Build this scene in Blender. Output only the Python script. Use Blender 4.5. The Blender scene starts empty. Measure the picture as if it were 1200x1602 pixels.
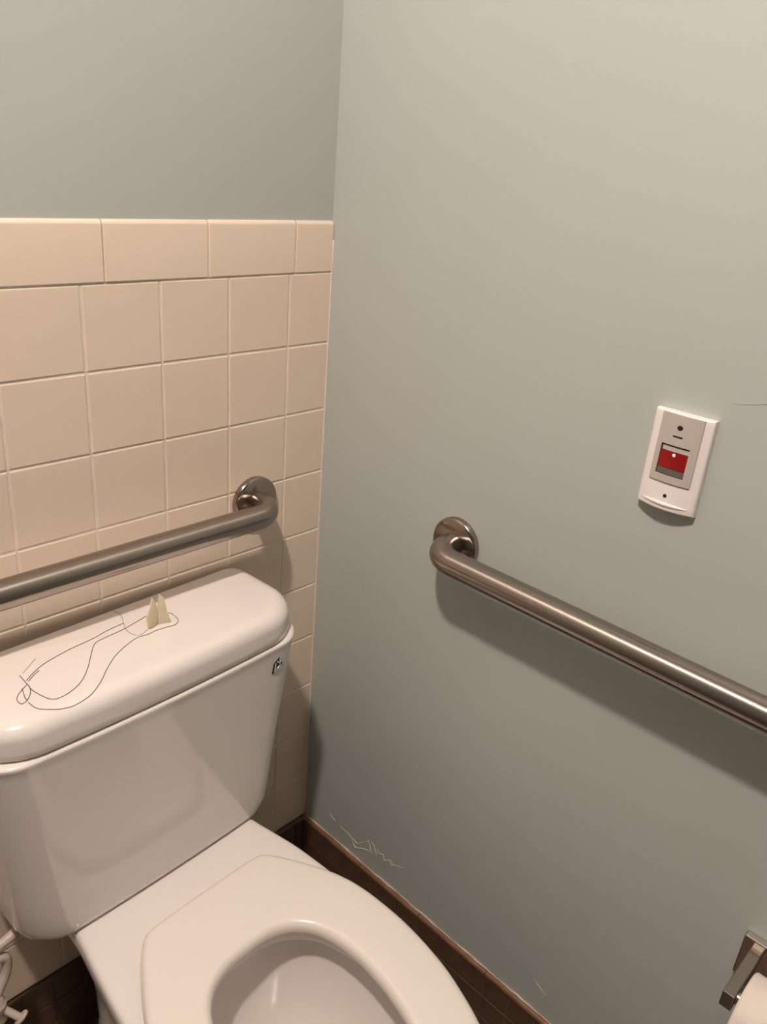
import bpy, bmesh, math, random
from mathutils import Vector, Matrix
from mathutils.bvhtree import BVHTree

random.seed(7)
scene = bpy.context.scene
C = scene.collection
ZB = 0.155            # height of the dark tile base (floor z = 0)

# ------------------------------------------------------------------ camera
cam_d = bpy.data.cameras.new('camera')
cam = bpy.data.objects.new('camera', cam_d)
C.objects.link(cam)
cam_d.sensor_fit = 'VERTICAL'
cam_d.sensor_height = 36.0
cam_d.lens = 1277.93 / 1602 * 36.0
cam_d.clip_start = 0.01
fwd = Vector((0.67697578, 0.61919289, -0.3978743))
rgt = Vector((0.69722779, -0.71267934, 0.0772112))
dwn = Vector((-0.23574817, -0.32967913, -0.91418514))
m3 = Matrix((rgt, -dwn, -fwd)).transposed()
cam.matrix_world = Matrix.Translation((-0.89076, -0.96505, 1.26498 + ZB)) @ m3.to_4x4()
scene.camera = cam

# ------------------------------------------------------------------ world, exposure
w = bpy.data.worlds.new('world')
scene.world = w
w.use_nodes = True
w.node_tree.nodes['Background'].inputs[0].default_value = (0.9, 0.8, 0.7, 1)
w.node_tree.nodes['Background'].inputs[1].default_value = 0.02
scene.view_settings.view_transform = 'Standard'
scene.view_settings.look = 'None'
scene.view_settings.gamma = 1.0
scene.view_settings.use_curve_mapping = False
scene.view_settings.exposure = 0.0

LAMP_POS = (-1.12, -0.76)      # ceiling lamp above the toilet
LAMP_STRENGTH = 1440.0
LAMP_COLOR = (1.0, 0.825, 0.735)
CEIL = 2.70
X0, Y0, YB = -4.6, -4.4, 0.004   # room extents (right wall x = 0, tile faces y = 0)


# ------------------------------------------------------------------ helpers
def s2l(c):
    return tuple(((v / 255) / 12.92 if v / 255 <= 0.04045 else ((v / 255 + 0.055) / 1.055) ** 2.4) for v in c)


def mat(name, col, rough=0.5, metal=0.0, var=0.0, vscale=6.0, bump=0.0, bscale=200.0, stretch=None,
        emit=None, estr=0.0, coat=0.0, spec=0.5, trans=0.0, sss=0.0, rvar=0.0):
    m = bpy.data.materials.new(name)
    m.use_nodes = True
    nt = m.node_tree
    b = nt.nodes['Principled BSDF']
    col = tuple(col)
    b.inputs['Base Color'].default_value = col + (1,)
    b.inputs['Roughness'].default_value = rough
    b.inputs['Metallic'].default_value = metal
    b.inputs['Specular IOR Level'].default_value = spec
    b.inputs['Coat Weight'].default_value = coat
    b.inputs['Coat Roughness'].default_value = 0.08
    b.inputs['Transmission Weight'].default_value = trans
    if sss:
        b.inputs['Subsurface Weight'].default_value = sss
        b.inputs['Subsurface Radius'].default_value = (0.004, 0.003, 0.002)
    if emit:
        b.inputs['Emission Color'].default_value = tuple(emit) + (1,)
        b.inputs['Emission Strength'].default_value = estr
    tc = nt.nodes.new('ShaderNodeTexCoord')
    src = tc.outputs['Object']
    if stretch:
        mp = nt.nodes.new('ShaderNodeMapping')
        mp.inputs['Scale'].default_value = stretch
        nt.links.new(src, mp.inputs['Vector'])
        src = mp.outputs['Vector']
    if var or rvar:
        n = nt.nodes.new('ShaderNodeTexNoise')
        n.inputs['Scale'].default_value = vscale
        n.inputs['Detail'].default_value = 4
        nt.links.new(src, n.inputs['Vector'])
        if var:
            r = nt.nodes.new('ShaderNodeValToRGB')
            r.color_ramp.elements[0].position = 0.3
            r.color_ramp.elements[1].position = 0.7
            r.color_ramp.elements[0].color = tuple(max(0, v * (1 - var)) for v in col) + (1,)
            r.color_ramp.elements[1].color = tuple(min(1, v * (1 + var)) for v in col) + (1,)
            nt.links.new(n.outputs['Fac'], r.inputs['Fac'])
            nt.links.new(r.outputs['Color'], b.inputs['Base Color'])
        if rvar:
            mr = nt.nodes.new('ShaderNodeMapRange')
            mr.inputs['To Min'].default_value = max(0.02, rough - rvar)
            mr.inputs['To Max'].default_value = rough + rvar
            nt.links.new(n.outputs['Fac'], mr.inputs['Value'])
            nt.links.new(mr.outputs['Result'], b.inputs['Roughness'])
    if bump:
        n2 = nt.nodes.new('ShaderNodeTexNoise')
        n2.inputs['Scale'].default_value = bscale
        n2.inputs['Detail'].default_value = 3
        nt.links.new(src, n2.inputs['Vector'])
        bp = nt.nodes.new('ShaderNodeBump')
        bp.inputs['Strength'].default_value = bump
        bp.inputs['Distance'].default_value = 0.001
        nt.links.new(n2.outputs['Fac'], bp.inputs['Height'])
        nt.links.new(bp.outputs['Normal'], b.inputs['Normal'])
    return m


def mosaic_mat(name, col, grout):
    """far, out-of-sight floor: small square mosaic"""
    m = mat(name, col, 0.45)
    nt = m.node_tree
    b = nt.nodes['Principled BSDF']
    br = nt.nodes.new('ShaderNodeTexBrick')
    br.offset = 0.0
    br.inputs['Color1'].default_value = tuple(col) + (1,)
    br.inputs['Color2'].default_value = tuple(v * 0.8 for v in col) + (1,)
    br.inputs['Mortar'].default_value = tuple(grout) + (1,)
    br.inputs['Scale'].default_value = 1.0
    br.inputs['Mortar Size'].default_value = 0.0015
    br.inputs['Brick Width'].default_value = 0.0515
    br.inputs['Row Height'].default_value = 0.0515
    tc = nt.nodes.new('ShaderNodeTexCoord')
    nt.links.new(tc.outputs['Object'], br.inputs['Vector'])
    nt.links.new(br.outputs['Color'], b.inputs['Base Color'])
    return m


M = {
    'paint': mat('paint', (0.468, 0.508, 0.478), 0.42, var=0.02, vscale=3, bump=0.06, bscale=260, spec=0.4),
    'ceiling': mat('ceiling_paint', (0.58, 0.57, 0.54), 0.8, bump=0.1, bscale=150),
    'tile': mat('wall_tile', (0.81, 0.69, 0.56), 0.2, var=0.02, vscale=9, bump=0.02, bscale=30),
    'grout': mat('grout', (0.80, 0.72, 0.63), 0.85, var=0.08, vscale=40, bump=0.3, bscale=500),
    'base': mat('base_tile', (0.105, 0.062, 0.038), 0.4, var=0.18, vscale=30, bump=0.08, bscale=120),
    'base_cap': mat('base_cap', (0.20, 0.105, 0.065), 0.4, var=0.2, vscale=30, bump=0.08, bscale=120),
    'base_grout': mat('base_grout', (0.20, 0.135, 0.095), 0.9, var=0.25, vscale=35, bump=0.3, bscale=500),
    'caulk': mat('caulk', (0.62, 0.50, 0.43), 0.6, var=0.2, vscale=50),
    'floor': mosaic_mat('floor_mosaic', (0.105, 0.062, 0.038), (0.2, 0.135, 0.095)),
    'porcelain': mat('porcelain', (0.82, 0.78, 0.745), 0.13, coat=0.3, var=0.008, vscale=5),
    'seat': mat('seat_plastic', (0.84, 0.79, 0.735), 0.24, var=0.01, vscale=5, bump=0.01, bscale=100),
    'steel': mat('brushed_steel', (0.37, 0.32, 0.285), 0.175, 1.0, rvar=0.02, vscale=60),
    'chrome': mat('chrome', (0.62, 0.56, 0.5), 0.14, 1.0),
    'dark_steel': mat('dark_bracket_steel', (0.36, 0.32, 0.28), 0.3, 1.0),
    'box_white': mat('box_white', (0.86, 0.82, 0.80), 0.35),
    'box_panel': mat('box_panel', (0.50, 0.46, 0.42), 0.5, var=0.02, vscale=60),
    'black': mat('black_plastic', (0.012, 0.010, 0.010), 0.5),
    'red': mat('red_slide', (0.27, 0.004, 0.006), 0.35, var=0.15, vscale=50),
    'grey_band': mat('grey_band', (0.13, 0.105, 0.095), 0.5),
    'dot_white': mat('dot_white', (0.9, 0.9, 0.88), 0.4),
    'thread': mat('thread_brown', (0.13, 0.075, 0.05), 0.8),
    'wax': mat('pale_wedge', (0.72, 0.66, 0.47), 0.5, sss=0.3, var=0.06, vscale=60),
    'emblem_dark': mat('emblem_dark', (0.02, 0.026, 0.024), 0.3),
    'emblem_silver': mat('emblem_silver', (0.72, 0.74, 0.72), 0.25, 0.6),
    'paper': mat('tissue_paper', (0.80, 0.74, 0.67), 0.95, var=0.03, vscale=60, bump=0.25, bscale=250),
    'card': mat('cardboard', (0.35, 0.25, 0.16), 0.9),
    'pvc': mat('supply_hose', (0.62, 0.55, 0.48), 0.4, var=0.06, vscale=60),
    'scuff': mat('scuff_plaster', (0.80, 0.66, 0.56), 0.9, var=0.15, vscale=90),
    'water': mat('water', (0.80, 0.77, 0.73), 0.03, trans=0.6),
    'lamp': mat('lamp_glass', (0.9, 0.88, 0.84), 0.4, emit=LAMP_COLOR, estr=LAMP_STRENGTH),
    'lamp_ring': mat('lamp_ring', (0.7, 0.68, 0.65), 0.3, 1.0),
}


# brushed tube: the highlight stretches along the bar
bs = mat('bar_steel', (0.37, 0.32, 0.285), 0.26, 1.0)
_b = bs.node_tree.nodes['Principled BSDF']
_t = bs.node_tree.nodes.new('ShaderNodeTangent')
_t.direction_type = 'UV_MAP'
_b.inputs['Anisotropic'].default_value = 0.8
bs.node_tree.links.new(_t.outputs['Tangent'], _b.inputs['Tangent'])
M['bar_steel'] = bs


def link(name, me, m=None, parent=None, smooth=True, sharp=None):
    o = bpy.data.objects.new(name, me)
    C.objects.link(o)
    if m and not me.materials:
        me.materials.append(M[m] if isinstance(m, str) else m)
    if parent:
        o.parent = parent
    if smooth:
        for p in me.polygons:
            p.use_smooth = True
        if sharp is not None:
            me.set_sharp_from_angle(angle=math.radians(sharp))
    return o


def from_bm(name, bm, m, parent=None, smooth=True, sharp=None, recalc=True):
    if recalc:
        bmesh.ops.recalc_face_normals(bm, faces=bm.faces[:])
    me = bpy.data.meshes.new(name)
    bm.to_mesh(me)
    bm.free()
    return link(name, me, m, parent, smooth, sharp)


def tag(o, label=None, cat=None, group=None, kind=None):
    if label:
        o['label'] = label
    if cat:
        o['category'] = cat
    if group:
        o['group'] = group
    if kind:
        o['kind'] = kind
    return o


def empty(name, loc=(0, 0, 0), rz=0.0):
    o = bpy.data.objects.new(name, None)
    o.empty_display_size = 0.05
    C.objects.link(o)
    o.location = loc
    o.rotation_euler = (0, 0, rz)
    return o


def add_box(bm, x0, x1, y0, y1, z0, z1, bevel=0.0, seg=2):
    r = bmesh.ops.create_cube(bm, size=1.0)
    vs = r['verts']
    for v in vs:
        v.co = Vector(((x0 + x1) / 2 + v.co.x * (x1 - x0), (y0 + y1) / 2 + v.co.y * (y1 - y0),
                       (z0 + z1) / 2 + v.co.z * (z1 - z0)))
    if bevel:
        es = list({e for v in vs for e in v.link_edges})
        bmesh.ops.bevel(bm, geom=es, offset=bevel, segments=seg, profile=0.5, affect='EDGES')
    return bm


def box(name, x0, x1, y0, y1, z0, z1, m, parent=None, bevel=0.0, seg=2):
    bm = bmesh.new()
    add_box(bm, x0, x1, y0, y1, z0, z1, bevel, seg)
    return from_bm(name, bm, m, parent, smooth=False)


def loft(name, loops, m, parent=None, cap0=False, cap1=False, closed=False, sharp=None, bm=None):
    own = bm is None
    if own:
        bm = bmesh.new()
    rows = [[bm.verts.new(p) for p in lp] for lp in loops]
    n = len(rows[0])
    pairs = list(zip(rows[:-1], rows[1:]))
    if closed:
        pairs.append((rows[-1], rows[0]))
    for a, b in pairs:
        for i in range(n):
            j = (i + 1) % n
            bm.faces.new((a[i], a[j], b[j], b[i]))
    for flag, row in ((cap0, rows[0]), (cap1, rows[-1])):
        if flag:
            c = bm.verts.new(sum((v.co for v in row), Vector()) / n)
            for i in range(n):
                bm.faces.new((row[i], row[(i + 1) % n], c))
    if not own:
        return bm
    return from_bm(name, bm, m, parent, True, sharp)


def catmull(pts, sub=8, closed=False):
    pts = [Vector(p) for p in pts]
    n = len(pts)
    out = []
    rng = range(n if closed else n - 1)
    for i in rng:
        if closed:
            p0, p1, p2, p3 = pts[i - 1], pts[i], pts[(i + 1) % n], pts[(i + 2) % n]
        else:
            p1, p2 = pts[i], pts[i + 1]
            p0 = pts[i - 1] if i else p1 * 2 - p2
            p3 = pts[i + 2] if i + 2 < n else p2 * 2 - p1
        for k in range(sub):
            t = k / sub
            out.append(0.5 * (2 * p1 + (p2 - p0) * t + (2 * p0 - 5 * p1 + 4 * p2 - p3) * t * t
                              + (3 * p1 - p0 - 3 * p2 + p3) * t ** 3))
    if not closed:
        out.append(pts[-1])
    return out


def tube_loops(path, r, n=20):
    path = [Vector(p) for p in path]
    loops = []
    t0 = (path[1] - path[0]).normalized()
    up = Vector((0, 0, 1)) if abs(t0.z) < 0.9 else Vector((1, 0, 0))
    nrm = (up - t0 * up.dot(t0)).normalized()
    for i, p in enumerate(path):
        a = path[max(0, i - 1)]
        b = path[min(len(path) - 1, i + 1)]
        t = (b - a).normalized()
        nrm = (nrm - t * nrm.dot(t)).normalized()
        bn = t.cross(nrm)
        rr = r(i / (len(path) - 1)) if callable(r) else r
        loops.append([p + (nrm * math.cos(2 * math.pi * k / n) + bn * math.sin(2 * math.pi * k / n)) * rr
                      for k in range(n)])
    return loops


def tube(name, path, r, m, parent=None, n=20, bm=None):
    return loft(name, tube_loops(path, r, n), m, parent, True, True, sharp=50, bm=bm)


def lathe(name, prof, center, axis, m, parent=None, n=48, sharp=None, cap0=True, cap1=True):
    """prof: (radius, along-axis) pairs"""
    ax = Vector(axis).normalized()
    u = ax.orthogonal().normalized()
    v = ax.cross(u)
    c = Vector(center)
    loops = [[c + ax * h + (u * math.cos(2 * math.pi * k / n) + v * math.sin(2 * math.pi * k / n)) * r
              for k in range(n)] for r, h in prof]
    return loft(name, loops, m, parent, cap0, cap1, sharp=sharp)


def prism(name, poly, thick, to3, m, parent=None, bevel=0.0):
    """poly of 2-D points; to3(a, b, d) -> 3-D point at depth d"""
    bm = bmesh.new()
    f0 = [bm.verts.new(to3(a, b, 0)) for a, b in poly]
    f1 = [bm.verts.new(to3(a, b, thick)) for a, b in poly]
    n = len(poly)
    bm.faces.new(f0)
    top = bm.faces.new(f1)
    for i in range(n):
        bm.faces.new((f0[i], f0[(i + 1) % n], f1[(i + 1) % n], f1[i]))
    bmesh.ops.recalc_face_normals(bm, faces=bm.faces[:])
    if bevel:
        bmesh.ops.bevel(bm, geom=list(top.edges), offset=bevel, segments=2, profile=0.5, affect='EDGES')
    return from_bm(name, bm, m, parent, smooth=True, sharp=35)


def resample(pts, n):
    pts = [Vector(p) for p in pts]
    d = [0]
    for a, b in zip(pts[:-1], pts[1:]):
        d.append(d[-1] + (b - a).length)
    out = []
    j = 0
    for i in range(n):
        s = d[-1] * i / (n - 1)
        while j < len(d) - 2 and d[j + 1] < s:
            j += 1
        t = (s - d[j]) / max(1e-9, d[j + 1] - d[j])
        out.append(pts[j].lerp(pts[j + 1], t))
    return out


def outline(half, n=49, sub=8, smooth=True):
    """half outline from rear centre to front centre on the right -> closed symmetric loop"""
    h = [(a, b, 0) for a, b in half]
    pts = catmull(h, sub) if smooth else [Vector(p) for p in h]
    r = resample(pts, n)
    left = [Vector((-p.x, p.y, 0)) for p in r[1:-1]][::-1]
    return r + left


def offset_loop(lp, d, z):
    """offset a closed loop inwards by d (planar), set z"""
    n = len(lp)
    out = []
    cx = sum((p for p in lp), Vector()) / n
    for i in range(n):
        t = (lp[(i + 1) % n] - lp[i - 1])
        t.z = 0
        if t.length < 1e-9:
            t = Vector((1, 0, 0))
        t.normalize()
        nn = Vector((t.y, -t.x, 0))
        if nn.dot(cx - lp[i]) < 0:
            pass
        out.append(Vector((lp[i].x + nn.x * d, lp[i].y + nn.y * d, z)))
    return out


def rrect(hx, yb, yf, r, z, bow=0.0, n=10, ne=8, rb=None):
    """rounded rectangle loop; x in [-hx,hx], y from yf (front, negative) to yb (back); front bowed out"""
    pts = []
    rb = r if rb is None else rb
    cs = [(hx - rb, yb - rb, 0, rb), (-hx + rb, yb - rb, 90, rb), (-hx + r, yf + r, 180, r), (hx - r, yf + r, 270, r)]
    arcs = []
    for cx, cy, a0, q in cs:
        arcs.append([Vector((cx + q * math.cos(math.radians(a0 + 90 * k / n)),
                             cy + q * math.sin(math.radians(a0 + 90 * k / n)), z)) for k in range(n + 1)])
    for i in range(4):
        pts += arcs[i]
        a, b = arcs[i][-1], arcs[(i + 1) % 4][0]
        pts += [a.lerp(b, k / ne) for k in range(1, ne)]
    if bow:
        ym = (yb + yf) / 2
        for p in pts:
            if p.y < ym:
                f = (ym - p.y) / (ym - yf)
                p.y -= bow * f * (1 - (p.x / hx) ** 2)
    return pts


# ------------------------------------------------------------------ room shell
tag(box('floor', X0 - 0.1, 0.1, Y0 - 0.1, 0.1, -0.1, 0.0, 'floor'), kind='structure')
tag(box('ceiling', X0 - 0.1, 0.1, Y0 - 0.1, 0.1, CEIL, CEIL + 0.1, 'ceiling'), kind='structure')
wall_back = tag(box('wall_back', X0 - 0.1, 0.1, YB, YB + 0.1, 0, CEIL, 'paint'), kind='structure')
wall_right = tag(box('wall_right', 0.0, 0.1, Y0 - 0.1, YB, 0, CEIL, 'paint'), kind='structure')
tag(box('wall_left', X0 - 0.1, X0, Y0 - 0.1, YB, 0, CEIL, 'paint'), kind='structure')
tag(box('wall_front', X0, 0.0, Y0 - 0.1, Y0, 0, CEIL, 'paint'), kind='structure')

# ---- beige wall tiles (each its own piece on the back wall)
P = 0.1095
G = 0.0026
CAPH = 0.0765
XT = -1.18
box('grout_bed', XT, -0.0002, 0.0013, YB, ZB, ZB + 10 * P + CAPH - 0.003, 'grout', wall_back)


def tile_mesh(name, w_, h_, cap=False):
    bm = bmesh.new()
    t = 0.005
    add_box(bm, -w_ / 2, w_ / 2, 0, t, -h_ / 2, h_ / 2)
    bm.edges.ensure_lookup_table()
    front = [e for e in bm.edges if all(abs(v.co.y) < 1e-6 for v in e.verts)]
    bmesh.ops.bevel(bm, geom=front, offset=0.0016, segments=2, profile=0.5, affect='EDGES')
    bmesh.ops.recalc_face_normals(bm, faces=bm.faces[:])
    me = bpy.data.meshes.new(name)
    bm.to_mesh(me)
    bm.free()
    me.materials.append(M['tile'])
    return me


def cap_mesh(name, w_, h_):
    """surface bullnose: rounded upper edge"""
    prof = [(0.0045, -h_ / 2), (0.001, -h_ / 2), (0.0, -h_ / 2 + 0.0012)]
    R = 0.0075
    for k in range(0, 7):
        a = math.radians(90 * k / 6)
        prof.append((R - R * math.cos(a), h_ / 2 - R + R * math.sin(a)))
    prof.append((0.0075, h_ / 2 - 0.012))
    bm = bmesh.new()
    rows = []
    for x in (-w_ / 2, -w_ / 2 + 0.001, w_ / 2 - 0.001, w_ / 2):
        dy = 0.0008 if abs(abs(x) - w_ / 2) < 1e-9 else 0
        rows.append([bm.verts.new((x, y + dy, z)) for y, z in prof])
    for a, b in zip(rows[:-1], rows[1:]):
        for i in range(len(prof) - 1):
            bm.faces.new((a[i], a[i + 1], b[i + 1], b[i]))
    bm.faces.new(rows[0])
    bm.faces.new(rows[-1])
    bmesh.ops.recalc_face_normals(bm, faces=bm.faces[:])
    me = bpy.data.meshes.new(name)
    bm.to_mesh(me)
    bm.free()
    me.materials.append(M['tile'])
    for p in me.polygons:
        p.use_smooth = True
    me.set_sharp_from_angle(angle=math.radians(12.5))
    return me


def piece(name, me, loc, parent, jit=0.25, dj=0.0003, rz=0.0):
    o = bpy.data.objects.new(name, me)
    C.objects.link(o)
    o.parent = parent
    o.location = (loc[0], loc[1], loc[2])
    o.rotation_euler = (math.radians(random.uniform(-jit, jit)), math.radians(random.uniform(-0.12, 0.12)),
                        rz + math.radians(random.uniform(-jit, jit)))
    return o


full = tile_mesh('tile', P - G, P - G)
X1 = -0.0839
first = tile_mesh('tile_cut', -X1 - G, P - G)
ncol = int((X1 - XT) / P)
for r in range(10):
    z = ZB + (r + 0.5) * P
    piece('tile', first, (X1 / 2, random.uniform(0, 0.0004), z), wall_back)
    for c in range(ncol):
        piece('tile', full, (X1 - (c + 0.5) * P, random.uniform(0, 0.0005), z), wall_back)
capf = cap_mesh('cap_tile', 0.1524 - G * 0.7, CAPH - G * 0.7)
XC1 = -0.0750
cap1 = cap_mesh('cap_tile_cut', -XC1 - G, CAPH - G * 0.7)
zc = ZB + 10 * P + CAPH / 2
piece('cap_tile', cap1, (XC1 / 2, -0.0008, zc), wall_back)
k = 0
while XC1 - (k + 1) * 0.1524 > XT - 0.02:
    piece('cap_tile', capf, (XC1 - (k + 0.5) * 0.1524, -0.001 + random.uniform(-0.0003, 0.0003), zc), wall_back)
    k += 1

# ---- dark mosaic base, right and back
MP = 0.0515
MG = 0.0016
BT = 0.008


def base_tile_mesh(name, w_, h_, top):
    bm = bmesh.new()
    add_box(bm, -w_ / 2, w_ / 2, -BT, -0.001, -h_ / 2, h_ / 2)
    bm.edges.ensure_lookup_table()
    front = [e for e in bm.edges if all(abs(v.co.y + BT) < 1e-6 for v in e.verts)]
    bmesh.ops.bevel(bm, geom=front, offset=0.0009, segments=2, profile=0.5, affect='EDGES')
    bmesh.ops.recalc_face_normals(bm, faces=bm.faces[:])
    me = bpy.data.meshes.new(name)
    bm.to_mesh(me)
    bm.free()
    me.materials.append(M['base'])
    return me


def base_cap_mesh(name, w_, h_):
    """slim rounded strip that finishes the base"""
    bm = bmesh.new()
    prof = [(-0.001, -h_ / 2), (-BT - 0.0006, -h_ / 2)]
    R = min(h_ * 0.8, BT)
    for k2 in range(7):
        a = math.radians(90 * k2 / 6)
        prof.append((-BT - 0.0006 + R * (1 - math.cos(a)), h_ / 2 - R + R * math.sin(a)))
    prof.append((-0.001, h_ / 2))
    rows = [[bm.verts.new((x, y, z)) for y, z in prof] for x in (-w_ / 2, w_ / 2)]
    n = len(prof)
    for i in range(n):
        bm.faces.new((rows[0][i], rows[0][(i + 1) % n], rows[1][(i + 1) % n], rows[1][i]))
    bm.faces.new(rows[0])
    bm.faces.new(rows[1])
    bmesh.ops.recalc_face_normals(bm, faces=bm.faces[:])
    me = bpy.data.meshes.new(name)
    bm.to_mesh(me)
    bm.free()
    me.materials.append(M['base_cap'])
    for p in me.polygons:
        p.use_smooth = True
    me.set_sharp_from_angle(angle=math.radians(50))
    return me


CAPB = 0.007
bb_r = tag(box('baseboard_right', -BT + 0.0022, -0.0005, -1.55, -0.0005, 0.0, ZB - 0.004, 'base_grout'), kind='structure')
bb_b = tag(box('baseboard_back', XT, -0.009, -BT + 0.0022, 0.0010, 0.0, ZB - 0.004, 'base_grout'), kind='structure')
rowh = (ZB - CAPB) / 3
bt = base_tile_mesh('base_tile', MP - MG, rowh - MG, False)
bcap = base_cap_mesh('base_cap_tile', 3 * MP - MG * 0.6, CAPB)
for r in range(3):
    z = (r + 0.5) * rowh
    for c in range(29):
        piece('base_tile', bt, (random.uniform(0, 0.0004), -0.019 - (c + 0.5) * MP, z), bb_r, 0.3, rz=-math.pi / 2)
    for c in range(22):
        piece('base_tile', bt, (-0.03 - (c + 0.5) * MP, random.uniform(0, 0.0004), z), bb_b, 0.3)
narrow = base_tile_mesh('base_tile_cut', 0.019 - 0.009, rowh - MG, False)
for r in range(3):
    piece('base_tile', narrow, (0, -0.0135, (r + 0.5) * rowh), bb_r, 0.1, rz=-math.pi / 2)
    piece('base_tile', base_tile_mesh('base_tile_end', 0.020, rowh - MG, False), (-0.0195, 0, (r + 0.5) * rowh), bb_b, 0.1)
for c in range(9):
    piece('base_cap_tile', bcap, (0, -0.019 - (c + 0.5) * 3 * MP, ZB - CAPB / 2), bb_r, 0.15, rz=-math.pi / 2)
bcap_b = bcap.copy()
bcap_b.materials.clear()
bcap_b.materials.append(M['base'])
for c in range(7):
    piece('base_cap_tile', bcap_b, (-0.03 - (c + 0.5) * 3 * MP, 0, ZB - CAPB / 2), bb_b, 0.1)
piece('base_cap_tile', base_cap_mesh('base_cap_end', 0.018, CAPB), (0, -0.0095, ZB - CAPB / 2), bb_r, 0.1, rz=-math.pi / 2)
# uneven pale caulk line on top of the right base
bm = bmesh.new()
path = [Vector((-0.0012 + random.uniform(-0.0006, 0.0004), -0.004 - i * 0.012, ZB + 0.0006 + random.uniform(-0.0007, 0.0007))) for i in range(125)]
tube('caulk_line', path, lambda t: 0.0014 + 0.0006 * math.sin(t * 90) , 'caulk', bm=bm, n=8)
from_bm('caulk_line', bm, 'caulk', bb_r)
# thin caulk bead in the tiled corner
bm = bmesh.new()
tube('caulk_line', [(-0.0008, 0.0004, ZB + 0.002 + i * 0.03) for i in range(39)], 0.0016, 'grout', bm=bm, n=8)
from_bm('corner_caulk', bm, 'grout', wall_back)

# ------------------------------------------------------------------ toilet
XCT = -0.42
toilet = empty('toilet', (XCT, 0, 0), math.radians(2.2))
tag(toilet, 'white two-piece porcelain toilet with the seat ring down and no seat cover', 'toilet')

# bowl and pedestal
RIM = ZB + 0.272


def skew(loops):
    """the front of bowl and seat sits a touch askew of the tank"""
    for lp in loops:
        for p in lp:
            if p.y < -0.25:
                p.x += 0.040 * (p.y + 0.25)
    return loops


rim_half = [(0, -0.045), (0.06, -0.045), (0.12, -0.046), (0.141, -0.052), (0.149, -0.075), (0.151, -0.11),
            (0.154, -0.165), (0.162, -0.215), (0.170, -0.27), (0.176, -0.34), (0.178, -0.42), (0.176, -0.49),
            (0.166, -0.555), (0.150, -0.607), (0.128, -0.652), (0.098, -0.688), (0.055, -0.712), (0, -0.72)]
N = 57
rim = outline(rim_half, N)
foot_half = [(0, -0.06), (0.05, -0.06), (0.10, -0.062), (0.112, -0.08), (0.115, -0.14), (0.112, -0.25), (0.112, -0.36),
             (0.115, -0.45), (0.112, -0.52), (0.09, -0.575), (0.05, -0.6), (0, -0.607)]
foot = outline(foot_half, N)
waist_half = [(0, -0.075), (0.05, -0.075), (0.085, -0.08), (0.098, -0.10), (0.10, -0.16), (0.10, -0.25), (0.105, -0.36),
              (0.112, -0.45), (0.108, -0.54), (0.088, -0.585), (0.05, -0.61), (0, -0.616)]
waist = outline(waist_half, N)


def mixl(a, b, t, z):
    return [Vector((p.x * (1 - t) + q.x * t, p.y * (1 - t) + q.y * t, z)) for p, q in zip(a, b)]


hole_half = [(0, -0.338), (0.035, -0.340), (0.073, -0.355), (0.101, -0.385), (0.117, -0.43), (0.123, -0.48), (0.119, -0.54),
             (0.103, -0.600), (0.076, -0.643), (0.038, -0.668), (0, -0.675)]
hole = [Vector((p.x - 0.008, p.y, 0)) for p in outline(hole_half, N)]


def bowl_loop(scale, yc, z, shift=0.0):
    return [Vector((p.x * scale, yc + (p.y + 0.505) * scale + shift, z)) for p in hole]


# sign check for offset direction (positive = inwards)
def inward(lp, d, z):
    a = offset_loop(lp, d, z)
    def area(q):
        return abs(sum(q[i].x * q[(i + 1) % len(q)].y - q[(i + 1) % len(q)].x * q[i].y for i in range(len(q))))
    if (area(a) > area(lp)) == (d > 0):
        a = offset_loop(lp, -d, z)
    return a


loops = [inward(foot, 0.004, 0.0), [Vector((p.x, p.y, 0.006)) for p in foot], [Vector((p.x, p.y, 0.03)) for p in foot],
         mixl(foot, waist, 0.6, 0.06), mixl(foot, waist, 1.0, 0.12), mixl(waist, rim, 0.04, 0.19), mixl(waist, rim, 0.16, 0.25),
         mixl(waist, rim, 0.42, 0.31), mixl(waist, rim, 0.74, 0.355), mixl(waist, rim, 0.94, 0.385),
         [Vector((p.x, p.y, 0.398)) for p in rim], [Vector((p.x, p.y, RIM - 0.010)) for p in rim],
         inward(rim, 0.0012, RIM - 0.005), inward(rim, 0.004, RIM - 0.0015), inward(rim, 0.009, RIM),
         inward(rim, 0.016, RIM)]
# flat top -> opening
for t in (0.35, 0.7):
    loops.append(mixl(inward(rim, 0.016, RIM), inward(hole, -0.010, RIM), t, RIM))
loops += [inward(hole, -0.010, RIM), inward(hole, -0.004, RIM - 0.0015), inward(hole, -0.001, RIM - 0.005),
          [Vector((p.x, p.y, RIM - 0.012)) for p in hole], [Vector((p.x, p.y, RIM - 0.030)) for p in hole],
          inward(hole, -0.003, RIM - 0.036), inward(hole, -0.012, RIM - 0.040), inward(hole, -0.012, RIM - 0.055),
          bowl_loop(1.04, -0.503, RIM - 0.08), bowl_loop(0.93, -0.498, RIM - 0.12), bowl_loop(0.78, -0.49, RIM - 0.155),
          bowl_loop(0.60, -0.482, RIM - 0.18), bowl_loop(0.45, -0.475, RIM - 0.205), bowl_loop(0.34, -0.47, RIM - 0.24),
          bowl_loop(0.26, -0.465, RIM - 0.28)]
loft('bowl', skew(loops), 'porcelain', toilet, True, True, sharp=60)
wl_ = skew([bowl_loop(0.50, -0.4765, RIM - 0.196)])[0]
bm = bmesh.new()
vs = [bm.verts.new(p) for p in wl_]
bm.faces.new(vs)
from_bm('bowl_water', bm, 'water', toilet)

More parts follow.
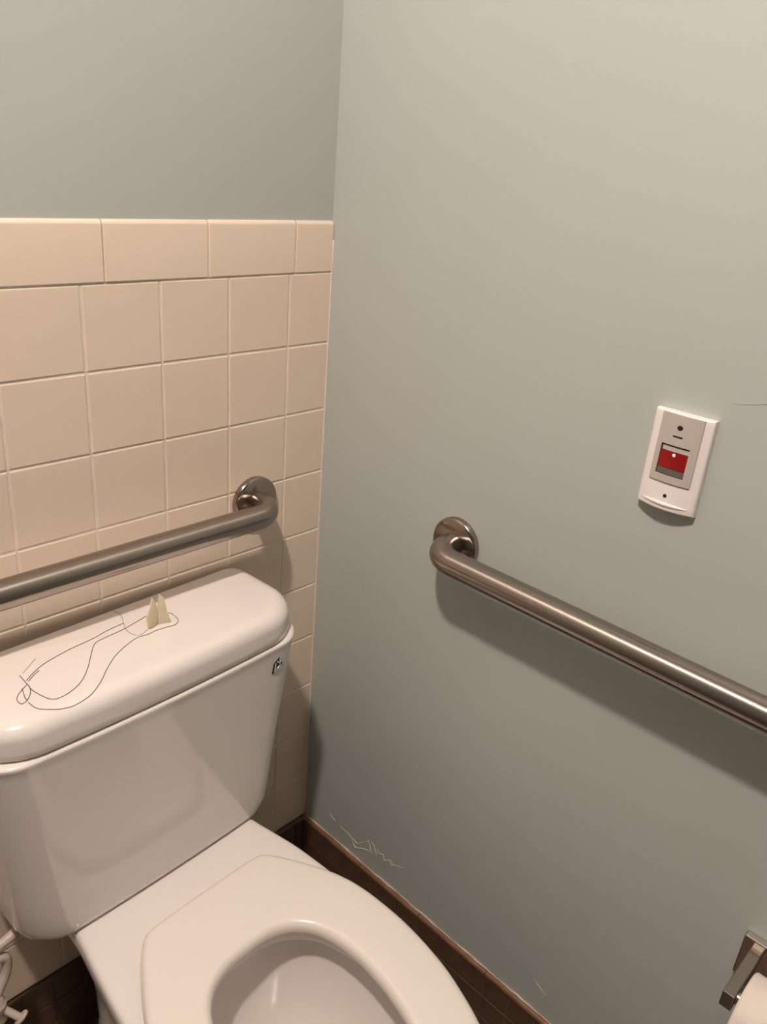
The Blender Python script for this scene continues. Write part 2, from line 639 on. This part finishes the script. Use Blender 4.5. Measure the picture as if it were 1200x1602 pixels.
# tank
TS = ZB + 0.602      # seam between tank and lid
TB = RIM + 0.001
tank_prof = [  # z, half width, back, front, radius, bow
    (TB, 0.192, -0.046, -0.158, 0.052, 0.004),
    (TB + 0.002, 0.199, -0.039, -0.163, 0.052, 0.004),
    (TB + 0.006, 0.204, -0.034, -0.166, 0.052, 0.005),
    (TB + 0.014, 0.208, -0.030, -0.168, 0.054, 0.005),
    (TB + 0.030, 0.2115, -0.028, -0.170, 0.054, 0.006),
    (TB + 0.070, 0.216, -0.027, -0.172, 0.054, 0.006),
    (TB + 0.12, 0.220, -0.026, -0.1745, 0.054, 0.007),
    (TB + 0.20, 0.228, -0.025, -0.178, 0.052, 0.008),
    (TB + 0.27, 0.2355, -0.024, -0.182, 0.052, 0.009),
    (TS - 0.022, 0.2405, -0.024, -0.184, 0.052, 0.009),
    (TS - 0.010, 0.2415, -0.024, -0.185, 0.052, 0.009),
    (TS - 0.005, 0.2430, -0.023, -0.1865, 0.052, 0.009),
    (TS - 0.0025, 0.2425, -0.0235, -0.186, 0.052, 0.009),
    (TS - 0.0008, 0.2395, -0.026, -0.183, 0.052, 0.009),
    (TS, 0.2355, -0.030, -0.178, 0.052, 0.009),
]
tloops = [rrect(h, yb, yf, r, z, bow, rb=0.022) for z, h, yb, yf, r, bow in tank_prof]
for lp in tloops:
    for p in lp:
        p.x -= 0.005
tank = loft('tank', tloops, 'porcelain', toilet, True, True)

# lid
LT = ZB + 0.650
LH = LT - TS
HL, LB, LF, LR = 0.2460, -0.0185, -0.1845, 0.075
R = 0.022
lprof = [(0.006, 0.0012), (0.002, 0.0016), (0.0, 0.004), (0.0, 0.012), (0.0006, LH - R)]
for k in range(1, 9):
    a = math.radians(90 * k / 8)
    lprof.append((0.0006 + R * (1 - math.cos(a)), LH - R + R * math.sin(a)))
lprof += [(R + 0.008, LH + 0.0004), (R + 0.02, LH + 0.0008)]
lloops = []
for ins, h in lprof:
    bi = min(ins, 0.004 + ins * 0.12)       # the back edge stays crisp
    lloops.append(rrect(HL - ins * 1.2, LB - bi, LF + ins, LR - ins * 0.6, TS + h, 0.009, rb=0.014))
for lp in lloops:
    for p in lp:
        p.x -= 0.005
lid = loft('tank_lid', lloops, 'porcelain', toilet, True, True)

# seat ring
SB = RIM + 0.006
ST = SB + 0.022
so_half = [(0, -0.243), (0.04, -0.243), (0.08, -0.244), (0.098, -0.247), (0.108, -0.255), (0.122, -0.274), (0.137, -0.300), (0.150, -0.325),
           (0.162, -0.352), (0.171, -0.384), (0.176, -0.422), (0.177, -0.483), (0.169, -0.549), (0.155, -0.60),
           (0.136, -0.645), (0.105, -0.685), (0.06, -0.712), (0, -0.722)]
si_half = [(0, -0.359), (0.03, -0.361), (0.058, -0.371), (0.080, -0.393), (0.093, -0.425), (0.098, -0.465), (0.096, -0.51),
           (0.088, -0.555), (0.073, -0.60), (0.050, -0.632), (0.025, -0.648), (0, -0.652)]
so = outline(so_half, N)
si = [Vector((p.x * 1.03 - 0.011, p.y, 0)) for p in outline(si_half, N)]
prof = []
loops = [inward(so, 0.006, SB), inward(so, 0.002, SB + 0.001), inward(so, 0.0, SB + 0.004), inward(so, 0.0005, SB + 0.010)]
for k in range(1, 6):
    a = math.radians(90 * k / 5)
    loops.append(inward(so, 0.0005 + 0.012 * (1 - math.cos(a)), SB + 0.010 + (ST - SB - 0.010) * math.sin(a)))
A0 = inward(so, 0.0125, ST)
B0 = inward(si, -0.011, ST)
for t in (0.25, 0.5, 0.75):
    loops.append(mixl(A0, B0, t, ST + 0.0008 * math.sin(math.pi * t)))
for k in range(0, 8):
    a = math.radians(90 * k / 7)
    loops.append(inward(si, -0.011 * (1 - math.sin(a)), ST - 0.012 * (1 - math.cos(a))))
loops += [[Vector((p.x, p.y, SB + 0.004)) for p in si], inward(si, -0.003, SB)]
loft('seat', skew(loops), 'seat', toilet, closed=True, sharp=70)
for sx, sy in ((-0.135, -0.36), (0.135, -0.36), (-0.11, -0.62), (0.11, -0.62)):
    box('seat_bumper', sx - 0.008, sx + 0.008, sy - 0.018, sy + 0.018, RIM - 0.0005, SB + 0.001, 'seat', toilet, 0.002)
for sx in (-0.07, 0.07):
    box('seat_hinge', sx - 0.018, sx + 0.018, -0.272, -0.247, RIM - 0.0005, SB + 0.002, 'seat', toilet, 0.002)

# emblem on the tank front (small dark badge with silver strokes)
bpy.context.view_layer.update()


def bvh_of(o):
    me = o.data
    mw = o.matrix_world
    return BVHTree.FromPolygons([mw @ v.co for v in me.vertices], [list(p.vertices) for p in me.polygons])


tree_tank = bvh_of(tank)
inv = toilet.matrix_world.inverted()
em_base = [(-0.233, 0.5787), (-0.2265, 0.5721), (-0.2279, 0.560), (-0.2363, 0.5552), (-0.2417, 0.5542), (-0.2462, 0.554), (-0.244, 0.5712), (-0.2405, 0.5739)]
hit_, nr_, _, _ = tree_tank.ray_cast(Vector((-0.236, -0.6, 0.566 + ZB)), Vector((0, 1, 0)))
EY = hit_.y if hit_ else -0.19
ESL = (nr_.x / nr_.y) if hit_ else 0.0
ESZ = (nr_.z / nr_.y) if hit_ else 0.0


def em3(d0):
    def f(a, b, d):
        a2, b2 = a, b
        return inv @ Vector((a2, EY - ESL * (a2 + 0.236) - ESZ * (b2 - 0.566) - d0 - d, b2 + ZB))
    return f


badge = prism('emblem', em_base, 0.0014, em3(-0.0004), 'emblem_dark', toilet)
tag(badge, 'tiny dark badge with silver strokes')
for st, wd in (([(-0.2409, 0.5715), (-0.241, 0.5615), (-0.2418, 0.5559)], 0.0013),
               ([(-0.2418, 0.5559), (-0.2328, 0.5588), (-0.2284, 0.5628)], 0.0011),
               ([(-0.2378, 0.5736), (-0.2332, 0.5695), (-0.2296, 0.5709), (-0.2275, 0.5735)], 0.0013),
               ([(-0.2318, 0.5775), (-0.2320, 0.5695), (-0.2322, 0.5637), (-0.2365, 0.5604), (-0.2401, 0.5602)], 0.0013)):
    f = em3(0.0012)
    pth = [f(p.x, p.y, 0) for p in catmull([(a, b, 0) for a, b in st], 4)]
    tube('emblem_stroke', pth, wd, 'emblem_silver', badge, n=8)

# ------------------------------------------------------------------ thread and wedges on the tank lid
tree_lid = bvh_of(lid)


def on_lid(x, y, up=0.0):
    h, n_, _, _ = tree_lid.ray_cast(Vector((x, y, 2.0)), Vector((0, 0, -1)))
    z = h.z if h else LT
    return Vector((x, y, z + up))


threads = [
    [(-0.4159, -0.0657), (-0.439, -0.0686), (-0.4673, -0.0757), (-0.5028, -0.0809), (-0.539, -0.0909), (-0.5594, -0.1026), (-0.5707, -0.1116)],
    [(-0.3821, -0.0683), (-0.4039, -0.0741), (-0.425, -0.0797), (-0.4571, -0.0838), (-0.4705, -0.0888), (-0.4852, -0.1076), (-0.5027, -0.1325), (-0.5209, -0.1526), (-0.5394, -0.1635), (-0.5559, -0.1669), (-0.5645, -0.1634), (-0.5695, -0.1521), (-0.5735, -0.1338), (-0.5729, -0.1188), (-0.5724, -0.0965)],
    [(-0.3548, -0.0792), (-0.3519, -0.0832), (-0.3532, -0.1027), (-0.3633, -0.112), (-0.3744, -0.1105), (-0.3906, -0.1088), (-0.4047, -0.1107), (-0.4191, -0.1089), (-0.4377, -0.1152), (-0.4623, -0.1287), (-0.4843, -0.1475), (-0.5027, -0.1666), (-0.5196, -0.1794), (-0.5353, -0.1844), (-0.5528, -0.1855), (-0.5707, -0.1804), (-0.5838, -0.1698), (-0.5872, -0.1529)],
    [(-0.5729, -0.1188), (-0.5853, -0.1283), (-0.5931, -0.1369), (-0.5954, -0.1446), (-0.5934, -0.1511), (-0.5864, -0.1488), (-0.5781, -0.1386), (-0.5735, -0.1271), (-0.5729, -0.1188)],
    [(-0.581, -0.1232), (-0.5858, -0.1409), (-0.5864, -0.1488)],
    [(-0.4102, -0.0272), (-0.4082, -0.0359), (-0.4094, -0.0497), (-0.4159, -0.0657), (-0.4215, -0.0825), (-0.4213, -0.0953), (-0.4173, -0.1038), (-0.4104, -0.105), (-0.3976, -0.0987)],
    [(-0.5424, -0.0737), (-0.5555, -0.0846), (-0.5671, -0.0939)],
    [(-0.55, -0.1009), (-0.5601, -0.1066), (-0.5692, -0.1142)],
]
th_root = empty('loose_thread', on_lid(-0.48, -0.11))
tag(th_root, 'thin brown thread lying in loops on the white tank lid', 'thread')
for i, t in enumerate(threads):
    r_ = 0.00028 if i in (5, 6) else 0.00046
    # lie on the lid; where the lid rounds off the strand follows it
    pth = [on_lid(p.x, p.y, r_ * 0.8) - Vector(th_root.location) for p in catmull([(a, b, 0) for a, b in t], 6)]
    tube('strand', pth, r_, 'thread', th_root, n=6)

WY = -0.098
wz0 = on_lid(-0.38, WY).z - (0.645 + ZB)
f1 = [(-0.3899, 0.6915), (-0.3861, 0.6861), (-0.3815, 0.6727), (-0.3807, 0.663), (-0.3822, 0.6517), (-0.386, 0.6455), (-0.391, 0.6455), (-0.3977, 0.648), (-0.4002, 0.6609), (-0.3982, 0.6695), (-0.3933, 0.6782)]
f2 = [(-0.379, 0.6929), (-0.3734, 0.6869), (-0.3708, 0.6783), (-0.3673, 0.6604), (-0.3635, 0.6481), (-0.3661, 0.6452), (-0.3736, 0.6452), (-0.3812, 0.6455), (-0.3803, 0.663), (-0.3805, 0.6725)]
for nm, f, lab, yaw, py in (('plastic_wedge', f1, 'shorter pale cream wedge standing on the tank lid, left of its twin', 0.25, WY),
                            ('plastic_wedge', f2, 'taller pointed pale cream wedge standing on the tank lid beside the thread loop', -0.35, WY)):
    cx = sum(a for a, b in f) / len(f)
    zb = on_lid(cx, py).z
    root = prism(nm, [(a - cx, b - 0.6452) for a, b in f], 0.004,
                 lambda a, b, d: Vector((a, (0.002 - d) * (1 - 0.6 * max(0, b) / 0.048), b)), 'wax', None, 0.0008)
    root.location = (cx, py, zb)
    root.rotation_euler = (0, 0, yaw)
    tag(root, lab, 'wedge', 'pale wedges on the tank lid')

# ------------------------------------------------------------------ grab bars


def grab_bar(name, start, along, out, length, label):
    """start: point on the wall at the first flange centre; along / out: unit vectors"""
    s, al, ou = Vector(start), Vector(along), Vector(out)
    root = empty(name, s)
    tag(root, label, 'grab bar', 'steel grab bars on the walls')
    off, rb, R_ = 0.060, 0.019, 0.040
    pts = []

    pts.append(ou * 0.006)
    for k2 in range(0, 13):
        a = math.radians(90 * k2 / 12)
        pts.append(ou * (off - R_ + R_ * math.sin(a)) + al * (R_ * (1 - math.cos(a))))
    nseg = 24
    for k2 in range(1, nseg):
        pts.append(ou * off + al * (R_ + (length - 2 * R_) * k2 / nseg))
    for k2 in range(0, 13):
        a = math.radians(90 * k2 / 12)
        pts.append(ou * (off - R_ + R_ * math.cos(a)) + al * (length - R_ + R_ * math.sin(a)))
    pts.append(ou * 0.006 + al * length)
    bar = tube('bar', pts, rb, 'bar_steel', root, n=40)
    # grain direction for the brushed finish: u runs along the bar
    me = bar.data
    uv = me.uv_layers.new(name='UVMap')
    vpos = {}
    nl = len(pts)
    for v in me.vertices:
        i_ = v.index
        vpos[i_] = (i_ // 40 / nl * 20.0, (i_ % 40) / 40) if i_ < nl * 40 else (0, 0)
    for poly in me.polygons:
        vs_ = [vpos[me.loops[li].vertex_index][1] for li in poly.loop_indices]
        wrap = max(vs_) - min(vs_) > 0.5
        for li in poly.loop_indices:
            u_, w_ = vpos[me.loops[li].vertex_index]
            uv.data[li].uv = (u_, w_ + (1 if wrap and w_ < 0.5 else 0))
    for c in (Vector(), al * length):
        lathe('flange', [(0.0405, 0.0004), (0.0408, 0.006), (0.0405, 0.0085), (0.039, 0.0105), (0.036, 0.0118), (0.0215, 0.0145), (0.019, 0.0150)],
              c, ou, 'steel', root, 64, sharp=50)
    return root


GZ = 0.7462 + ZB
grab_bar('grab_bar', (-0.1465, 0, GZ), (-1, 0, 0), (0, -1, 0), 0.914, 'brushed steel grab bar on the tiled wall above the toilet tank')
grab_bar('grab_bar', (0, -0.3045, GZ + 0.001), (0, -1, 0), (-1, 0, 0), 1.067, 'brushed steel grab bar on the painted wall below the red-switch call box')

# ------------------------------------------------------------------ emergency call box
BY0, BY1, BZ0, BZ1 = -0.5683, -0.6390, 0.9118 + ZB, 1.0268 + ZB
BYC, BW = (BY0 + BY1) / 2, abs(BY1 - BY0)
cb = empty('call_box', (0, BYC, (BZ0 + BZ1) / 2))
tag(cb, 'white wall call box with a red slide switch in a grey face', 'call box')
cbo = Vector(cb.location)


def depth(y, z):
    u = (y - BYC) / (BW / 2)
    v = (z - BZ0) / (BZ1 - BZ0)
    return 0.0085 + 0.0085 * (1 - u * u) * (1 - 0.55 * v)


def cb_surface(name, y0, y1, z0, z1, off, m, thick_to=None, ny=14, nz=14, parent=None, lip=0.0006, tan=None):
    """curved slab over [y0,y1]x[z0,z1], front face follows the housing at offset off"""
    bm = bmesh.new()
    gf = [[None] * (nz + 1) for _ in range(ny + 1)]
    gb = [[None] * (nz + 1) for _ in range(ny + 1)]
    for i in range(ny + 1):
        for j in range(nz + 1):
            y = y0 + (y1 - y0) * i / ny
            z = z0 + (z1 - z0) * j / nz
            gf[i][j] = bm.verts.new(Vector((-depth(y, z) - off, y, z)) - cbo)
            xb = -0.0002 if thick_to is None else -depth(y, z) - thick_to
            gb[i][j] = bm.verts.new(Vector((xb, y, z)) - cbo)
    for i in range(ny):
        for j in range(nz):
            bm.faces.new((gf[i][j], gf[i + 1][j], gf[i + 1][j + 1], gf[i][j + 1]))
            bm.faces.new((gb[i][j], gb[i][j + 1], gb[i + 1][j + 1], gb[i + 1][j]))
    for i in range(ny):
        bm.faces.new((gf[i][0], gb[i][0], gb[i + 1][0], gf[i + 1][0]))
        bm.faces.new((gf[i][nz], gf[i + 1][nz], gb[i + 1][nz], gb[i][nz]))
    for j in range(nz):
        bm.faces.new((gf[0][j], gf[0][j + 1], gb[0][j + 1], gb[0][j]))
        bm.faces.new((gf[ny][j], gb[ny][j], gb[ny][j + 1], gf[ny][j + 1]))
    bmesh.ops.recalc_face_normals(bm, faces=bm.faces[:])
    if lip:
        es = [e for e in bm.edges if len(e.link_faces) == 2 and e.calc_face_angle() > 0.9
              and all(v.co.x < -0.003 - 0 for v in e.verts)]
        bmesh.ops.bevel(bm, geom=es, offset=lip, segments=3, profile=0.5, affect='EDGES')
    return from_bm(name, bm, m, parent or cb, True, 40)


cb_surface('housing', BY0, BY1, BZ0, BZ1, 0.0, 'box_white', lip=0.002)
# curved lip under the face
bm = bmesh.new()
pth = []
for i in range(21):
    y = -0.5755 + (-0.6325 + 0.5755) * i / 20
    z = 0.9195 + ZB
    pth.append(Vector((-depth(y, z) + 0.0006, y, z)) - cbo)
tube('lip', pth, lambda t: 0.0004 + 0.0022 * math.sin(math.pi * min(1, max(0, t))) ** 0.6, 'box_white', n=10, bm=bm)
from_bm('lower_lip', bm, 'box_white', cb)
# face plate as four strips around the window
py0, py1, pz0, pz1 = -0.5794, -0.6290, 0.9463 + ZB, 1.0257 + ZB
wy0, wy1, wz0, wz1 = -0.5860, -0.6200, 0.9541 + ZB, 0.9903 + ZB
bm = bmesh.new()


def slab(bm, y0, y1, z0, z1, off, back, ny=8, nz=4):
    def pt(y, z, o):
        return bm.verts.new(Vector((-depth(y, z) - o, y, z)) - cbo)
    gf = [[pt(y0 + (y1 - y0) * i / ny, z0 + (z1 - z0) * j / nz, off) for j in range(nz + 1)] for i in range(ny + 1)]
    gb = [[pt(y0 + (y1 - y0) * i / ny, z0 + (z1 - z0) * j / nz, back) for j in range(nz + 1)] for i in range(ny + 1)]
    for i in range(ny):
        for j in range(nz):
            bm.faces.new((gf[i][j], gf[i + 1][j], gf[i + 1][j + 1], gf[i][j + 1]))
            bm.faces.new((gb[i][j], gb[i][j + 1], gb[i + 1][j + 1], gb[i + 1][j]))
    for i in range(ny):
        bm.faces.new((gf[i][0], gb[i][0], gb[i + 1][0], gf[i + 1][0]))
        bm.faces.new((gf[i][nz], gf[i + 1][nz], gb[i + 1][nz], gb[i][nz]))
    for j in range(nz):
        bm.faces.new((gf[0][j], gf[0][j + 1], gb[0][j + 1], gb[0][j]))
        bm.faces.new((gf[ny][j], gb[ny][j], gb[ny][j + 1], gf[ny][j + 1]))


slab(bm, py0, py1, wz1, pz1, 0.0022, -0.0008)
slab(bm, py0, py1, pz0, wz0, 0.0022, -0.0008)
slab(bm, py0, wy0, wz0, wz1, 0.0022, -0.0008)
slab(bm, wy1, py1, wz0, wz1, 0.0022, -0.0008)
face = from_bm('face_plate', bm, 'box_panel', cb, True, 30)
tag(face, 'warm grey face plate')


def cb_piece(name, y0, y1, z0, z1, off, m, label=None, parent=None):
    bm = bmesh.new()
    slab(bm, y0, y1, z0, z1, off, -0.0006)
    o = from_bm(name, bm, m, parent or cb, True, 30)
    if label:
        tag(o, label)
    return o


cb_piece('recess', wy0, wy1, wz0, wz1, 0.0002, 'black', 'black recess of the switch window')
cb_piece('lower_band', wy0 - 0.0008, wy1 + 0.0004, 0.9550 + ZB, 0.9640 + ZB, 0.0006, 'grey_band', 'dull grey band below the red slide')
slide = cb_piece('slide_switch', wy0 - 0.0008, wy1 + 0.0002, 0.9630 + ZB, 0.9846 + ZB, 0.0012, 'red', 'red slide switch')
cb_piece('pale_band', wy0 - 0.0022, wy1 + 0.0002, 0.9832 + ZB, 0.9878 + ZB, 0.0014, 'box_panel', 'pale strip over the red slide')


def cb_disc(name, y, z, r, m, off, parent, label=None, squash=1.0):
    c = Vector((-depth(y, z) - off, y, z)) - cbo
    bm = bmesh.new()
    n = 16
    a = [bm.verts.new(c + Vector((0.0004, r * math.cos(2 * math.pi * k / n), squash * r * math.sin(2 * math.pi * k / n)))) for k in range(n)]
    b = [bm.verts.new(c + Vector((-0.0004, r * 0.8 * math.cos(2 * math.pi * k / n), squash * r * 0.8 * math.sin(2 * math.pi * k / n)))) for k in range(n)]
    bm.faces.new(a)
    bm.faces.new(b)
    for k in range(n):
        bm.faces.new((a[k], a[(k + 1) % n], b[(k + 1) % n], b[k]))
    o = from_bm(name, bm, m, parent, True, 30)
    if label:
        tag(o, label)
    return o


cb_disc('white_dot', -0.6036, 0.9792 + ZB, 0.0022, 'dot_white', 0.0014, slide)
cb_disc('screw_hole', -0.6041, 0.9298 + ZB, 0.0024, 'black', 0.0002, cb, 'black screw hole')
cb_disc('sensor_hole', -0.6035, 1.0115 + ZB, 0.0036, 'black', 0.0024, face, 'black round-topped hole', 0.85)
bm = bmesh.new()
slab(bm, -0.5975, -0.6087, 1.0003 + ZB, 1.0020 + ZB, 0.0026, 0.0015)
from_bm('slot', bm, 'black', face)

# ------------------------------------------------------------------ toilet paper holder and roll
TPY, TPZ = -0.8475, 0.400 + ZB
tp = empty('paper_holder', (0, TPY - 0.06, TPZ - 0.02))
tag(tp, 'steel toilet paper holder with a square arm on the painted wall', 'paper holder')
o_ = -Vector(tp.location)


def tbox(name, x0, x1, y0, y1, z0, z1, m, bev=0.001):
    return box(name, x0 + o_.x, x1 + o_.x, y0 + o_.y, y1 + o_.y, z0 + o_.z, z1 + o_.z, m, tp, bev)


tbox('wall_plate', -0.012, -0.0003, -0.885, -0.829, 0.348 + ZB, 0.414 + ZB, 'chrome', 0.002)
tbox('arm', -0.098, -0.010, TPY - 0.007, TPY + 0.007, TPZ - 0.020, TPZ + 0.003, 'dark_steel', 0.001)
tbox('arm', -0.098, -0.010, -0.987, -0.973, TPZ - 0.020, TPZ + 0.003, 'dark_steel', 0.001)
tbox('wall_plate', -0.012, -0.0003, -0.991, -0.935, 0.348 + ZB, 0.414 + ZB, 'chrome', 0.002)
tube('spindle', [Vector((-0.082, y, TPZ - 0.010)) + o_ for y in (-0.853, -0.9, -0.975)], 0.008, 'dark_steel', tp)
roll = empty('toilet_paper_roll', (-0.082, -0.912, TPZ - 0.022))
tag(roll, 'white toilet paper roll hanging on the steel holder', 'toilet paper')
lathe('paper', [(0.020, -0.052), (0.044, -0.052), (0.046, -0.050), (0.046, 0.050), (0.044, 0.052), (0.020, 0.052)], (0, 0, 0), (0, 1, 0),
      'paper', roll, 64, sharp=40, cap0=False, cap1=False)
lathe('core', [(0.0200, -0.052), (0.0200, 0.052)], (0, 0, 0), (0, 1, 0), 'card', roll, 48, cap0=False, cap1=False)

# ------------------------------------------------------------------ water supply at the left of the toilet
vx, vy, vz = -0.652, -0.080, 0.105 + ZB
vl = empty('supply_valve', (vx, 0, vz))
tag(vl, 'pale supply stop valve with an oval handle at the tiled wall left of the toilet', 'valve')
lathe('wall_flange', [(0.028, -0.001), (0.027, 0.003), (0.012, 0.010), (0.010, 0.011)], (0, 0.0, 0), (0, -1, 0), 'chrome', vl, 32)
tube('stub_pipe', [(0, -0.004, 0), (0, -0.03, 0), (0, -0.060, 0)], 0.009, 'pvc', vl)
lathe('valve_body', [(0.010, -0.022), (0.0125, -0.020), (0.0125, -0.002), (0.0135, 0.0), (0.0135, 0.010), (0.0115, 0.012), (0.010, 0.022), (0.0085, 0.024)],
      (0, vy, 0.0), (0, 0, 1), 'pvc', vl, 24, sharp=40)
st0 = Vector((0.006, vy - 0.006, 0.0))
hd = Vector((0.018, -0.018, -0.019)).normalized()
tube('stem', [st0, st0 + hd * 0.012, st0 + hd * 0.026], 0.0055, 'pvc', vl)
hnd = lathe('handle', [(0.006, 0.0), (0.0115, 0.001), (0.013, 0.003), (0.0125, 0.005), (0.010, 0.006)], (0, 0, 0), (0, 0, 1), 'pvc', vl, 32)
hnd.scale = (0.75, 1.2, 1)
hnd.location = st0 + hd * 0.026
hnd.rotation_euler = hd.to_track_quat('Z', 'Y').to_euler()
hp = [(vx, vy, 0.125), (-0.645, -0.078, 0.138), (-0.633, -0.076, 0.158), (-0.629, -0.075, 0.180), (-0.634, -0.075, 0.190), (-0.652, -0.077, 0.196),
      (-0.69, -0.080, 0.199), (-0.712, -0.080, 0.208), (-0.69, -0.078, 0.217), (-0.65, -0.075, 0.2135), (-0.625, -0.073, 0.215),
      (-0.608, -0.071, 0.222), (-0.598, -0.070, 0.240), (-0.596, -0.070, 0.2715)]
hose = tube('supply_hose', catmull([(a, b, c + ZB) for a, b, c in hp], 8), 0.0072, 'pvc')
tag(hose, 'pale flexible supply hose looping up to the underside of the tank', 'hose')

# ------------------------------------------------------------------ scuff marks on the right wall
scuffs = [
    ([(-0.0718, 0.0559), (-0.0800, 0.0505), (-0.0876, 0.0475), (-0.0905, 0.0455)], 0.0007),
    ([(-0.1060, 0.0470), (-0.1124, 0.0425), (-0.1270, 0.0415), (-0.1421, 0.0384), (-0.1560, 0.0370), (-0.1648, 0.0459), (-0.1760, 0.0560), (-0.1839, 0.0640)], 0.0006),
    ([(-0.1387, 0.0358), (-0.1450, 0.0280), (-0.1526, 0.0232), (-0.1680, 0.0330), (-0.1831, 0.0403), (-0.1900, 0.0420)], 0.0009),
    ([(-0.1800, 0.0660), (-0.1870, 0.0600), (-0.1900, 0.0480), (-0.1960, 0.0430)], 0.0008),
    ([(-0.1900, 0.0690), (-0.1990, 0.0640), (-0.2030, 0.0520), (-0.2080, 0.0480)], 0.0008),
    ([(-0.2064, 0.0640), (-0.2120, 0.0560), (-0.2237, 0.0600), (-0.2280, 0.0500), (-0.2408, 0.0600), (-0.2440, 0.0500), (-0.2560, 0.0590)], 0.0007),
    ([(-0.2408, 0.0640), (-0.2500, 0.0560), (-0.2607, 0.0620), (-0.2680, 0.0640), (-0.2788, 0.0729)], 0.0006),
    ([(-0.5680, 0.0610), (-0.5780, 0.0555), (-0.5941, 0.0483)], 0.0006),
    ([(-0.6470, 1.0495), (-0.6650, 1.0530), (-0.6900, 1.0600), (-0.7300, 1.0680)], 0.0004),
]
for pts, r_ in scuffs:
    pth = [Vector((-0.0001, p.x, p.y + ZB)) for p in catmull([(a, b, 0) for a, b in pts], 5)]
    mm = 'scuff' if r_ > 0.00045 else 'paint'
    tube('scuff_mark', pth, lambda t, r_=r_: 1.2 * r_ * (0.35 + 0.65 * math.sin(math.pi * min(0.98, max(0.02, t)))), mm, wall_right, n=6)

# ------------------------------------------------------------------ ceiling lamp (above the frame)
lamp = empty('ceiling_lamp', (LAMP_POS[0], LAMP_POS[1], CEIL))
tag(lamp, 'round frosted ceiling lamp overhead', 'lamp')
lathe('lamp_ring', [(0.056, 0.0), (0.059, 0.006), (0.059, 0.02), (0.052, 0.024)], (0, 0, 0), (0, 0, -1), 'lamp_ring', lamp, 48)
lathe('lamp_shade', [(0.047, 0.022), (0.048, 0.045), (0.041, 0.062), (0.025, 0.074), (0.008, 0.078)], (0, 0, 0), (0, 0, -1), 'lamp', lamp, 48, cap0=False)
